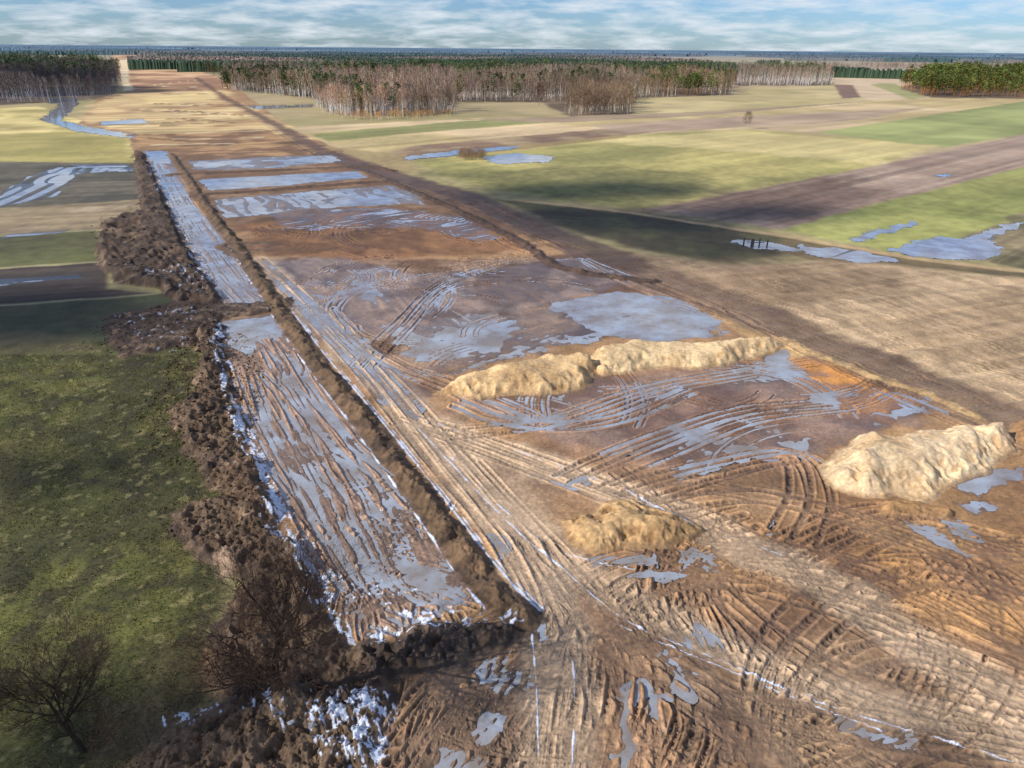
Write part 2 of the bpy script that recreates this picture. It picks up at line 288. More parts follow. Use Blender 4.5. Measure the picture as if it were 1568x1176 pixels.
extra=[[(600,270),(700,310),(800,345),(900,392),(990,432)],[(640,330),(760,345),(860,380),(960,430),(1100,480)],[(560,560),(620,500),(680,440),(780,400),(900,395)],
 [(500,470),(545,520),(600,560),(700,600),(800,640)],[(455,470),(520,450),(620,420),(760,400)],[(700,660),(850,650),(1000,600),(1150,570)],[(900,740),(1020,690),(1150,640),(1300,620)],
 [(960,760),(1100,720),(1230,700),(1260,760),(1230,830)],[(1000,780),(1150,760),(1300,790),(1450,840),(1568,900)],[(1180,860),(1300,800),(1400,790),(1568,850)],
 [(1100,1000),(1060,900),(1100,850),(1180,830)],[(1080,1000),(1030,900),(1070,830),(1160,800)],[(880,900),(980,860),(1100,870),(1300,930),(1568,1040)],
 [(870,1180),(880,1050),(900,960),(980,900),(1080,880)],[(930,1200),(935,1100),(900,960),(820,830)],[(980,1200),(990,1100),(950,1000),(860,880)],[(1040,1200),(1060,1110),(1000,1010),(900,920)],
 [(1568,1120),(1350,1060),(1200,980),(1080,880),(960,800)],[(1568,1160),(1300,1110),(1100,1060),(980,960)],[(660,1200),(700,1100),(780,1040),(850,1000)],[(600,1170),(660,1080),(740,1020),(830,980)],
 [(730,1190),(800,1100),(815,1020),(850,940)],[(1200,1200),(1150,1120),(1050,1040),(930,980)],[(1568,980),(1400,900),(1250,860),(1080,840)],[(1568,1010),(1380,930),(1240,890),(1060,870)],
 [(1100,470),(1300,570),(1568,690)],[(1090,450),(1250,500),(1568,610)],[(1150,450),(1300,500),(1568,580)],[(1180,430),(1330,470),(1568,540)],[(720,300),(830,330),(960,345)],
 [(560,830),(620,840),(680,870),(710,900)],[(520,850),(590,880),(650,900),(700,925)],[(540,930),(600,905),(650,915)],[(500,780),(560,800),(640,810),(660,830)],[(380,600),(440,700),(500,800),(560,900)],
 [(400,560),(460,640),(530,740),(600,830)],[(430,540),(500,640),(570,730),(630,800)],[(410,520),(480,610),(550,700),(620,790)],[(370,560),(420,680),(480,800),(540,900)],[(520,840),(560,790),(640,850),(600,900)],[(470,760),(560,850),(640,900),(700,910)],[(440,640),(520,780),(580,860),(690,890)],
 [(240,250),(290,340),(350,430),(380,465)],[(250,260),(310,340),(370,430)],[(190,480),(300,470),(450,462)],[(200,500),(300,480),(440,468)],[(170,370),(260,372),(330,385),(420,378)],[(270,330),(330,375),(420,380)],
 [(150,380),(230,390),(300,400)],[(700,620),(760,640),(860,650),(960,640),(1060,600)],[(1568,930),(1400,880),(1300,900),(1200,1000),(1180,1180)],[(1568,1060),(1420,1010),(1300,1020),(1180,1100)],[(820,1000),(760,1100),(640,1180)]]
for e in extra:
    P0=clipP(smooth(S(e),6))
    if len(P0)<3: continue
    for k in range(3): track(jitter(P0,.4+.9*k),.13+.17*rng.random(),.16)
def arcs(pts,n,r0,r1,D=.08,w=.18):
    """turning manoeuvres: bundles of nearly concentric wheel tracks"""
    P=S(pts); lo=P.min(0);hi=P.max(0); c=0
    while c<n:
        q=lo+rng.random(2)*(hi-lo)
        if sdist(np.array([[q[0]]]),np.array([[q[1]]]),P)[0,0]<0: continue
        r=r0+rng.random()*(r1-r0); a0=rng.random()*6.28; da=(.5+rng.random()*.8)*min(1,14/r)
        cen=q-np.array([math.cos(a0+da/2),math.sin(a0+da/2)])*r
        for k in range(int(rng.integers(1,4))):
            c+=1; t=np.linspace(a0-.2*rng.random(),a0+da+.2*rng.random(),10); rk=r+k*(.5+.5*rng.random())
            track(clipP(cen+np.stack([np.cos(t),np.sin(t)],1)*rk),w*(.7+.6*rng.random()),D*(.7+.7*rng.random()))
arcs([(400,400),(900,390),(1000,430),(820,470),(700,560),(560,540)],40,8,26,.12,.22)
arcs([(690,614),(900,580),(1180,550),(1420,615),(1250,690),(1000,720)],24,10,28,.1)
arcs([(380,350),(760,330),(820,380),(450,390)],18,12,30,.12,.25)
arcs([(880,840),(1250,780),(1568,830),(1568,1040),(1200,920)],32,7,22,.12,.17)
arcs([(860,930),(1150,980),(1568,1120),(1568,1230),(860,1230)],26,8,24,.12,.17)
arcs([(620,1060),(820,1010),(820,1230),(580,1230)],12,6,16,.13,.2)
arcs([(400,640),(560,720),(700,900),(560,970)],14,8,20,.12)
print('tracks',time.time()-T0)
rm=.3+.7*MS; RUT*=rm; RID*=rm
rutn=np.clip(1+.7*fbm(X,Y,.3,2,300,CELL),.15,2); lug=1+.1*vn(X*2.6,Y*2.6,333)*np.clip(1.6-5*CELL,0,1)
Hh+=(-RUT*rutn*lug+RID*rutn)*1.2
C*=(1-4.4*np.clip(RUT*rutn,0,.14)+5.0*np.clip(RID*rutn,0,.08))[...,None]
WET=np.maximum(WET,np.clip(RUT*4,0,.5)*MS)
# ---------------------------------------------------------------- spoil banks, ridges, mounds
BERM=[[(203,235),(221,235),(262,330),(300,402),(342,466),(330,480),(265,470),(240,440),(175,435),(146,400),(150,345),(215,325),(210,280)],
      [(160,485),(260,464),(400,464),(452,457),(456,470),(335,491),(310,530),(182,548),(165,520)],
      [(305,500),(342,500),(352,600),(388,690),(430,790),(480,880),(540,988),(700,955),(800,948),(818,985),(760,1010),(640,1045),(600,1060),(560,1176),(520,1400),(120,1400),(230,1130),(340,1080),(322,990),(372,890),(345,868),(262,812),(270,780),(345,755),(290,700),(258,630),(302,590)]]
BM=np.zeros((NR,NA))
for i,b in enumerate(BERM):
    sl,m,sd=zone(b,.35,1.1,.35); x=X[sl];y=Y[sl]; cs=CELL[sl]
    n1=fbm(x,y,.3,4,400+i,cs); n2=1-np.abs(fbm(x,y,.8,4,410+i,cs))*1.6; n3=fbm(x,y,2.2,2,415+i,cs)
    prof=sst(0,1.4,sd)
    hb=(1.35,.5,1.1)[i]
    Hh[sl]=Hh[sl]*(1-m)+prof*hb*(.55+.62*n1+.34*n2+.16*n3)+m*.06
    paint(sl,m,((80,62,50),(78,60,48),(98,78,60))[i],.97)
    t=m*sst(0,.6,fbm(x,y,.5,4,420+i,cs)); paint(sl,t,(54,41,34),.8)
    t=m*sst(.15,.8,fbm(x,y,.7,4,430+i,cs)); paint(sl,t,(148,122,96),.6)
    BM[sl]=np.maximum(BM[sl],m); WA[sl]*=(1-m); WET[sl]*=(1-m*.5)
sl,m,_=zone([(325,855),(345,830),(362,860),(355,885),(335,880)],.5,.5); paint(sl,m,(170,142,116),.8)
sl,m,_=zone([(230,1090),(560,1075),(560,1400),(80,1400)],1.5,1); paint(sl,m,(124,102,80),.55)
sl,m,_=zone([(540,990),(800,955),(812,985),(640,1040),(560,1040)],.8,.8); paint(sl,m,(50,39,32),.75)  # dark bank soil with its black shadow painted in
RIDGE=[(262,236),(300,290),(330,335),(362,375),(398,430),(432,480),(480,548),(548,632),(610,712),(672,795),(725,868),(765,915),(800,950)]
def ridge(pts,hw,h,c,c2):
    P=smooth(S(pts),4)
    sl,m,sd=zone(P,.3,.5,.5,width=hw,world=True); x=X[sl];y=Y[sl];cs=CELL[sl]
    Hh[sl]=Hh[sl]*(1-m)+m*(.05+h*sst(0,hw,sd)*(.8+.6*fbm(x,y,.7,4,500,cs)+.25*fbm(x,y,2,2,501,cs)))
    paint(sl,m,c,.93); paint(sl,m*sst(-.1,.6,fbm(x,y,.8,3,505,cs)),c2,.7); WA[sl]*=(1-m); WET[sl]*=(1-m)
    BM[sl]=np.maximum(BM[sl],m*.6)
ridge(RIDGE,1.6,.8,(102,80,58),(64,50,40))
ridge([(262,268),(400,262),(556,256),(600,262)],2.2,.6,(92,70,54),(64,50,42))
ridge([(300,300),(420,291),(560,280),(600,278)],2.2,.6,(92,70,54),(64,50,42))
ridge([(262,238),(400,234),(520,232)],1.8,.5,(122,94,68),(90,70,52))
ridge([(560,262),(640,296),(700,322),(800,372),(860,410),(1000,432)],1.6,.5,(84,64,52),(60,47,40))
ridge([(1200,520),(1300,562),(1440,612),(1500,640)],.9,.25,(186,154,108),(140,110,78))
ridge([(365,392),(340,375),(410,372)],1.4,.3,(110,88,70),(92,72,56))
def mound(pts,h,wd,c,c2,seed,rough=1.0):
    sl,m,sd=zone(pts,.3,.8,.3); x=X[sl];y=Y[sl];cs=CELL[sl]
    n=fbm(x,y,.18,3,seed,cs); er=1-np.abs(fbm(x,y,.8,4,seed+5,cs))*2.0
    q=np.clip((sd+.7*fbm(x,y,.4,3,seed+9,cs)*sst(0,1,sd)+.2)/wd,0,1)
    p=.55*sst(0,1,q)+.45*q**.85
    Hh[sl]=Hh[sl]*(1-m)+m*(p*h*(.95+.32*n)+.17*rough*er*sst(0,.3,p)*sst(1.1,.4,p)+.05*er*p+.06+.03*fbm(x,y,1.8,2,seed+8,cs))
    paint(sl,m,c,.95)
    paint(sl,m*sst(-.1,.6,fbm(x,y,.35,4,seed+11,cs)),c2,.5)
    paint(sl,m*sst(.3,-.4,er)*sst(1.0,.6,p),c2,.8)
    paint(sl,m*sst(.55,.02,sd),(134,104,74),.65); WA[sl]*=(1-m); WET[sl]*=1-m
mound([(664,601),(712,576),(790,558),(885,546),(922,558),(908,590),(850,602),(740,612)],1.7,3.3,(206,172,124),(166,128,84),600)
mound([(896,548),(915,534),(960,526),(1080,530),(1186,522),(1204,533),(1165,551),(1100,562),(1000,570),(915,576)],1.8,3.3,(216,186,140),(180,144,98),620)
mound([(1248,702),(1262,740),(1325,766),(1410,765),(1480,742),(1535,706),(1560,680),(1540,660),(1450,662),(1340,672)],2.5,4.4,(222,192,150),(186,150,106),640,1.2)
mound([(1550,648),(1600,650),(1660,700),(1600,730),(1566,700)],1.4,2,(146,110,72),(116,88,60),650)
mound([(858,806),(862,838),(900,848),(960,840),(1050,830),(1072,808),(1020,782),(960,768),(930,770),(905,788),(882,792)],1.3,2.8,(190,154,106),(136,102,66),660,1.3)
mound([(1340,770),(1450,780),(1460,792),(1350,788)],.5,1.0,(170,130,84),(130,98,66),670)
# ---------------------------------------------------------------- snow remains
def snowz(pts,th,f,amt=1,soft=.6,width=None,st=None):
    sl,m,_=zone(pts,soft,.6,.4,width=width); x=X[sl];y=Y[sl]; s=SEED[0]
    n=fbm(x,y,f,3,s,None,.7) if st is None else .6*fbm(x,y,f,3,s,None,.7)+.6*streak(sl,st,.5,f*1.3,s,2)
    SNOW[sl]=np.maximum(SNOW[sl],amt*m*sst(th,th+.2,n+(m-1)))
snowz([(322,490),(348,492),(362,590),(408,690),(450,790),(500,880),(560,985),(520,995),(462,905),(408,810),(372,720),(338,620),(322,550)],.12,2.0,st=dS)
snowz([(352,596),(388,660),(430,750),(480,845),(540,940),(530,960),(470,880),(415,780),(372,690)],-.04,1.9,st=dS)
snowz([(240,1095),(420,1060),(560,1045),(600,1062),(595,1180),(500,1160),(380,1110),(200,1140)],.28,2.6,st=dS)
snowz([(500,1060),(570,1050),(590,1100),(590,1200),(520,1180)],.1,2.4,st=dS)
snowz([(540,960),(700,935),(800,942),(812,960),(700,975),(560,1000)],.22,2.0)
snowz([(200,420),(330,400),(345,460),(300,460)],.5,1.6,amt=.7)
snowz([(215,240),(232,240),(330,430),(320,450),(262,340)],.35,1.2,amt=.7)
snowz([(170,480),(300,470),(320,540),(200,540)],.6,1.6,amt=.6)
snowz([(480,850),(560,880),(720,905),(720,935),(560,985)],.40,1.6,st=dL)
for pts,g,am,w in ((RIDGE[5:],-1.75,1.1,.13),(RIDGE[5:],-2.1,.8,.09),(RIDGE[3:],1.7,.75,.12),([(640,655),(720,740),(800,820),(850,860),(960,950),(1100,1010),(1300,1090),(1568,1170)],0,.85,.07),
    ([(650,640),(760,680),(900,730),(1060,800),(1200,850)],0,.6,.07),([(815,975),(822,1060),(825,1180)],0,.8,.08),([(870,960),(880,1050),(876,1180)],0,.6,.07),([(930,950),(1100,1020),(1350,1120)],0,.7,.07),([(960,750),(1060,805)],0,1,.12),([(1000,880),(850,840),(760,770),(690,700)],0,.6,.07)):
    P0=clipP(offset(smooth(S(pts),6),g)); A=np.zeros((NR,NA)); stamp(P0,w,0,arr=A)
    SNOW=np.maximum(SNOW,sst(.25,.6,A*am+.55*fbm(X,Y,.8,3,700+len(pts),None)-.22)*(A>.04))
# ---------------------------------------------------------------- final colour
WL=-0.03
wetm=np.clip(WA*1.5,0,1)*sst(WL+.12,WL+.01,Hh)
WET=np.maximum(WET*.85,wetm)
C*=(1-.42*wetm)[...,None]
cool=(WET*MS*.15)[...,None]; C=C*(1-cool)+cool*lin((156,142,138))  # pale lavender mixed into wet mud for its sky sheen
mot=1+.18*fbm(X,Y,.05,3,800,CELL)+.26*fbm(X,Y,.5,4,801,CELL)+.16*fbm(X,Y,3.0,2,802,CELL)
C*=np.clip(mot,.5,1.6)[...,None]
C*=(1-.35*np.clip(BM,0,1)*sst(.1,-.5,fbm(X,Y,1.5,3,803,CELL)))[...,None]
sn=np.clip(SNOW,0,1)[...,None]; C=C*(1-sn)+sn*np.array([.60,.65,.76]); Hh+=.03*SNOW
WET*=(1-SNOW)
C=np.clip(C*1.04,.006,.85)
Hh[R_>900,:]*=.2
print('painted',time.time()-T0)
# ---------------------------------------------------------------- mesh helper
def mk(name,V,Fc,mat,cols=None,smooth_=False,wet=None):
    me=bpy.data.meshes.new(name); V=np.asarray(V,dtype=np.float32); Fc=np.asarray(Fc,dtype=np.int32)
    k=Fc.shape[1]; me.vertices.add(len(V)); me.vertices.foreach_set('co',V.ravel())
    me.loops.add(Fc.size); me.loops.foreach_set('vertex_index',Fc.ravel())
    me.polygons.add(len(Fc)); me.polygons.foreach_set('loop_start',np.arange(len(Fc),dtype=np.int32)*k)
    me.polygons.foreach_set('loop_total',np.full(len(Fc),k,dtype=np.int32))
    me.polygons.foreach_set('use_smooth',np.full(len(Fc),smooth_))
    me.update(calc_edges=True)
    if cols is not None:
        a=me.attributes.new('Col','FLOAT_COLOR','POINT'); c4=np.ones((len(V),4),dtype=np.float32); c4[:,:3]=cols; a.data.foreach_set('color',c4.ravel())
    if wet is not None:
        a=me.attributes.new('wet','FLOAT','POINT'); a.data.foreach_set('value',np.asarray(wet,dtype=np.float32).ravel())
    me.materials.append(mat); ob=bpy.data.objects.new(name,me); bpy.context.scene.collection.objects.link(ob); return ob
def newmat(name):
    m=bpy.data.materials.new(name); m.use_nodes=True; nt=m.node_tree; return m,nt,nt.nodes,nt.links,nt.nodes['Principled BSDF']
gm,nt,N,L,bs=newmat('ground_soil')
at=N.new('ShaderNodeAttribute'); at.attribute_name='Col'
aw=N.new('ShaderNodeAttribute'); aw.attribute_name='wet'
tc=N.new('ShaderNodeTexCoord')
n1=N.new('ShaderNodeTexNoise'); n1.inputs['Scale'].default_value=3.0; n1.inputs['Detail'].default_value=7; n1.inputs['Roughness'].default_value=.75
L.new(tc.outputs['Object'],n1.inputs['Vector'])
mr=N.new('ShaderNodeMapRange'); mr.inputs[1].default_value=.25; mr.inputs[2].default_value=.75; mr.inputs[3].default_value=.48; mr.inputs[4].default_value=1.52
L.new(n1.outputs['Fac'],mr.inputs[0])
mx=N.new('ShaderNodeVectorMath'); mx.operation='MULTIPLY'; L.new(at.outputs['Color'],mx.inputs[0]); L.new(mr.outputs[0],mx.inputs[1]); L.new(mx.outputs[0],bs.inputs['Base Color'])
rr=N.new('ShaderNodeMapRange'); rr.inputs[3].default_value=.95; rr.inputs[4].default_value=.18; L.new(aw.outputs['Fac'],rr.inputs[0]); L.new(rr.outputs[0],bs.inputs['Roughness'])
bs.inputs['Specular IOR Level'].default_value=.5
bp=N.new('ShaderNodeBump'); bp.inputs['Strength'].default_value=.6; bp.inputs['Distance'].default_value=.07; L.new(n1.outputs['Fac'],bp.inputs['Height']); L.new(bp.outputs[0],bs.inputs['Normal'])
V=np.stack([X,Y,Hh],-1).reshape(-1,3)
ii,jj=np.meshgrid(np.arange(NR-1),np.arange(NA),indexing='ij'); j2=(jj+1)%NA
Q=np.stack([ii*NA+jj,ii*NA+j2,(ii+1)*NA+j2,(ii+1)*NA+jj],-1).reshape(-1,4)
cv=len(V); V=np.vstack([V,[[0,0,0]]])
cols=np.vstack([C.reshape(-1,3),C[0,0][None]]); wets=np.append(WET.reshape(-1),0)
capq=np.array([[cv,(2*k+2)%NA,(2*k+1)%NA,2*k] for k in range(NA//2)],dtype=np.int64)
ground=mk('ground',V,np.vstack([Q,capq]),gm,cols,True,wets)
# water
wm,nt,N,L,bs=newmat('muddy_water_sky_tint')
tc=N.new('ShaderNodeTexCoord'); n1=N.new('ShaderNodeTexNoise'); n1.inputs['Scale'].default_value=.2; n1.inputs['Detail'].default_value=7; n1.inputs['Roughness'].default_value=.65; L.new(tc.outputs['Object'],n1.inputs['Vector'])
cr=N.new('ShaderNodeValToRGB'); cr.color_ramp.elements[0].position=.38; cr.color_ramp.elements[0].color=(.25,.21,.18,1); cr.color_ramp.elements[1].position=.64; cr.color_ramp.elements[1].color=(.40,.44,.50,1)  # brown end is mud, pale blue end paints in reflected sky
L.new(n1.outputs['Fac'],cr.inputs[0]); L.new(cr.outputs[0],bs.inputs['Base Color']); bs.inputs['Roughness'].default_value=.03; bs.inputs['IOR'].default_value=1.6
n2=N.new('ShaderNodeTexNoise'); n2.inputs['Scale'].default_value=1.5; L.new(tc.outputs['Object'],n2.inputs['Vector'])
bp=N.new('ShaderNodeBump'); bp.inputs['Strength'].default_value=.04; bp.inputs['Distance'].default_value=.05; L.new(n2.outputs['Fac'],bp.inputs['Height']); L.new(bp.outputs[0],bs.inputs['Normal'])
Hf=Hh.reshape(-1); okv=(WA>.12).reshape(-1); lowv=(Hf<WL+.01)
sel=okv[Q].all(1)&lowv[Q].any(1); Wq=Q[sel]; u,inv=np.unique(Wq,return_inverse=True)
Vw=V[u].copy(); Vw[:,2]=WL
mk('water',Vw,inv.reshape(-1,4),wm,None,True)
print('ground ok',time.time()-T0,len(V),len(Wq))
# ---------------------------------------------------------------- vegetation
def vcmat(name,rough=.9):
    m,nt,N,L,bs=newmat(name); at=N.new('ShaderNodeAttribute'); at.attribute_name='Col'
    tc=N.new('ShaderNodeTexCoord'); n=N.new('ShaderNodeTexNoise'); n.inputs['Scale'].default_value=.8; L.new(tc.outputs['Object'],n.inputs['Vector'])
    mr=N.new('ShaderNodeMapRange'); mr.inputs[3].default_value=.6; mr.inputs[4].default_value=1.4; L.new(n.outputs['Fac'],mr.inputs[0])
    mx=N.new('ShaderNodeVectorMath'); mx.operation='MULTIPLY'; L.new(at.outputs['Color'],mx.inputs[0]); L.new(mr.outputs[0],mx.inputs[1]); L.new(mx.outputs[0],bs.inputs['Base Color'])
    bs.inputs['Roughness'].default_value=rough; bs.inputs['Specular IOR Level'].default_value=.15; return m
bark=vcmat('bark_and_twigs'); leaf=vcmat('needles_and_leaves'); grassm=vcmat('grass_blades'); soilm=vcmat('soil_clod')
def tubes(segs,ns=4):
    P0=np.array([s[0] for s in segs]);P1=np.array([s[1] for s in segs]);r0=np.array([s[2] for s in segs]);r1=np.array([s[3] for s in segs])
    D=P1-P0; D/=np.linalg.norm(D,axis=1)[:,None]+1e-9
    A=np.cross(D,np.array([.3,.9,.2])); A/=np.linalg.norm(A,axis=1)[:,None]+1e-9; B=np.cross(D,A)
    n=len(segs); V=np.zeros((n,2*ns,3))
    for k in range(ns):
        a=2*math.pi*k/ns; o=A*math.cos(a)+B*math.sin(a); V[:,k]=P0+o*r0[:,None]; V[:,ns+k]=P1+o*r1[:,None]
    T=[]
    for k in range(ns):
        k2=(k+1)%ns; T+= [(k,k2,ns+k2),(k,ns+k2,ns+k)]
    T=np.array(T); return V.reshape(-1,3),(np.arange(n)[:,None,None]*2*ns+T[None]).reshape(-1,3)
def slivers(P,D,w):
    D=np.asarray(D);P=np.asarray(P); A=np.cross(D,rng.normal(size=D.shape)); A/=np.linalg.norm(A,axis=1)[:,None]+1e-9
    V=np.stack([P-A*w[:,None],P+A*w[:,None],P+D],1); return V.reshape(-1,3),np.arange(len(P)*3).reshape(-1,3)
def birch(seed,ntw=95,spread=.15,tc_=(152,134,118)):
    r=np.random.default_rng(seed); segs=[]; p=np.array([0,0,0.]); 
    for k in range(4):
        q=np.array([r.normal()*.012,r.normal()*.012,(k+1)*.24]); segs.append((p,q,.010*(1-k*.22),.010*(1-(k+1)*.22))); p=q
    V,Fc=tubes(segs,4); c=np.tile(lin((222,214,204)),(len(V),1)); c[V[:,2]>.7]=lin((150,130,116))
    z=.3+.64*r.random(ntw)**.8; a=r.random(ntw)*6.28; rad=spread*np.sin(np.clip((z-.2)/.8,0,1)*2.6+.3)*np.sqrt(r.random(ntw))
    P=np.stack([np.cos(a)*rad*.7,np.sin(a)*rad*.7,z-.06],1); D=np.stack([np.cos(a)*rad*.5,np.sin(a)*rad*.5,.07+.09*r.random(ntw)],1)
    V2,F2=slivers(P,D,.003+.0035*r.random(ntw)); c2=np.tile(lin(tc_),(len(V2),1))*(.6+.7*np.repeat(r.random(ntw),3))[:,None]
    return np.vstack([V,V2]),np.vstack([Fc,F2+len(V)]),np.vstack([c,c2])
def pine(seed,n=90):
    r=np.random.default_rng(seed); V,Fc=tubes([(np.array([0,0,0.]),np.array([0,0,.9]),.014,.005)],4); c=np.tile(lin((128,92,66)),(len(V),1))
    z=.35+.65*r.random(n); a=r.random(n)*6.28; rad=.17*np.sqrt(np.clip((1.03-z)/.5,0,1))*np.sqrt(.2+.8*r.random(n))
    P=np.stack([np.cos(a)*rad,np.sin(a)*rad,z],1)
    o=r.normal(size=(n,3,3))*np.array([.042,.042,.026]); V2=(P[:,None]+o).reshape(-1,3); F2=np.arange(3*n).reshape(-1,3)
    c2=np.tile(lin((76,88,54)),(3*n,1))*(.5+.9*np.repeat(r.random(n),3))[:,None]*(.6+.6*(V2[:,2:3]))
    return np.vstack([V,V2]),np.vstack([Fc,F2+len(V)]),np.vstack([c,c2])
def inside(P,n,area_density=None):
    lo=P.min(0);hi=P.max(0)
    if area_density: 
        x,y=P[:,0],P[:,1]; ar=.5*abs(np.dot(x,np.roll(y,1))-np.dot(y,np.roll(x,1))); n=int(ar*area_density)
    got=np.zeros((0,2))
    while len(got)<n:
        q=lo+rng.random((max(n,200),2))*(hi-lo); s=sdist(q[:,0],q[:,1],P); s=s+6*vn(q[:,0]*.04,q[:,1]*.04,5); got=np.vstack([got,q[s>0]])
    return got[:n]
def scatter(name,temps,pos,h0,h1,mat,tint=None,wide=1.0,tv=.5):
    Vs=[];Fs=[];Cs=[];o=0; pick=rng.integers(0,len(temps),len(pos))
    for k,(V,Fc,c) in enumerate(temps):
        p=pos[pick==k]; n=len(p)
        if n==0: continue
        s=h0+rng.random(n)*(h1-h0); s*=1+.25*vn(p[:,0]*.02,p[:,1]*.02,8); a=rng.random(n)*6.28; ca,sa=np.cos(a),np.sin(a); w=s*wide*(.85+.3*rng.random(n))
        x=(V[None,:,0]*ca[:,None]-V[None,:,1]*sa[:,None])*w[:,None]+p[:,0,None]; y=(V[None,:,0]*sa[:,None]+V[None,:,1]*ca[:,None])*w[:,None]+p[:,1,None]; z=V[None,:,2]*s[:,None]-.1
        Vs.append(np.stack([x,y,z],-1).reshape(-1,3)); Fs.append((Fc[None]+(np.arange(n)*len(V))[:,None,None]+o).reshape(-1,3)); o+=n*len(V)
        patch=(1+.5*vn(p[:,0]*.025,p[:,1]*.025,9))[:,None,None]
        t=(1-tv/2+tv*rng.random((n,1,1)))*patch*(np.ones((n,1,3)) if tint is None else np.array(tint)[None,None]); Cs.append((c[None]*t*(1+.06*rng.normal(size=(n,1,3)))).reshape(-1,3))
    if Vs: return mk(name,np.vstack(Vs),np.vstack(Fs),mat,np.clip(np.vstack(Cs),.004,.8))
def split(pa,f,fr=.012,seed=0):
    """clumpy split in two species"""
    v=vn(pa[:,0]*fr,pa[:,1]*fr,seed)+.6*(rng.random(len(pa))-.5); q=np.quantile(v,f); return pa[v<q],pa[v>=q]
B=[birch(s) for s in range(6)]; Bl=[birch(s,45) for s in range(20,24)]; PN=[pine(s) for s in range(6)]; PL=[pine(s,40) for s in range(30,34)]
BW=[birch(s,150,.3) for s in range(50,54)]
pa=inside(S([(345,137),(480,150),(505,172),(560,179),(692,172),(700,156),(830,157),(960,153),(970,150),(960,130),(700,122),(480,124),(345,122)]),0,.021)
b_,p_=split(pa,.78,.012,3); scatter('birch_forest',B,b_,12,22,bark,(1.0,.94,.9)); scatter('pine_forest',PN,p_,13,21,leaf,(.75,.9,.7))
pa=inside(S([(862,178),(968,174),(965,150),(870,153)]),0,.03); scatter('alder_grove',BW,pa,12,19,bark,(.8,.72,.6))
pa=inside(S([(970,150),(1118,145),(1128,128),(1000,126)]),0,.016); b_,p_=split(pa,.6,.02,4)
scatter('birch_forest',B,b_,15,22,bark,(1,.9,.76)); scatter('pine_forest',PN,p_,15,21,leaf,(1.1,1.1,.75))
pa=inside(S([(1125,131),(1272,131),(1275,122),(1125,122)]),0,.012); scatter('birch_forest',Bl,pa,18,23,bark,(1.05,1.0,.96))
pa=inside(S([(-150,164),(0,161),(172,150),(182,130),(178,112),(0,112),(-150,112)]),0,.017); b_,p_=split(pa,.85,.012,6); scatter('birch_forest',B,b_,15,22,bark,(.52,.55,.64)); scatter('pine_forest',PN,p_,14,21,leaf,(.7,.85,.8))  # birches tinted dark blue, cloud shade carried in their colour
pa=inside(S([(345,122),(1000,126),(1130,128),(1130,112),(800,108),(345,108)]),0,.0055); b_,p_=split(pa,.5,.006,7)
scatter('pine_forest',PL,p_,16,23,leaf,(.8,.95,.9)); scatter('birch_forest',Bl,b_,15,21,bark,(1.1,1.02,1.0))
pa=inside(S([(178,112),(150,100),(60,98),(-150,98),(-150,112)]),0,.004); scatter('pine_forest',PL,pa,18,23,leaf,(.8,.95,1.1))
pa=inside(S([(1376,135),(1425,150),(1568,151),(1760,151),(1760,118),(1568,118),(1440,116)]),0,.010); scatter('pine_forest',PN,pa,15,23,leaf,(1.4,1.25,.8))
pa=inside(S([(265,106),(340,119),(346,106),(272,101)]),0,.005); scatter('pine_forest',PL,pa,12,17,leaf,(1.1,1,.9))
pa=inside(S([(1130,118),(1275,119),(1568,119),(1568,110),(1130,110)]),0,.006); b_,p_=split(pa,.7,.006,8); scatter('birch_forest',Bl,b_,17,23,bark,(1.0,.98,1.02)); scatter('pine_forest',PL,p_,16,22,leaf,(1.0,1.1,1.1))
edge=smooth(S([(490,150),(505,172),(560,178),(640,176),(692,171)]),10)
pp=edge[rng.integers(0,len(edge),160)]+rng.normal(size=(160,2))*4+np.array([0,5]); scatter('birch_edge_row',B,pp,13,19,bark,(1.3,1.2,1.1))
edge=smooth(S([(350,138),(420,144),(480,150)]),10); pp=edge[rng.integers(0,len(edge),70)]+rng.normal(size=(70,2))*4+np.array([0,5]); scatter('birch_edge_row',B,pp,15,21,bark,(1.3,1.25,1.2))
pp=inside(S([(510,178),(560,186),(690,178),(690,174),(560,180)]),150); scatter('willow_scrub',BW,pp,3,6,bark,(1.35,1.05,.66),1.4)
for q,h,w in (((1143,197),9,1.1),((826,161),13,1.5),((700,152),12,1)): scatter('lone_tree' if q[0]==1143 else 'field_tree',[birch(q[0],520,.3)],S([q]),h,h+1,bark,(.62,.55,.45),w)
pp=inside(S([(700,246),(742,246),(744,238),(702,238)]),110); scatter('reed_bush',BW,pp,2.5,4.6,bark,(.85,.75,.55),1.2)
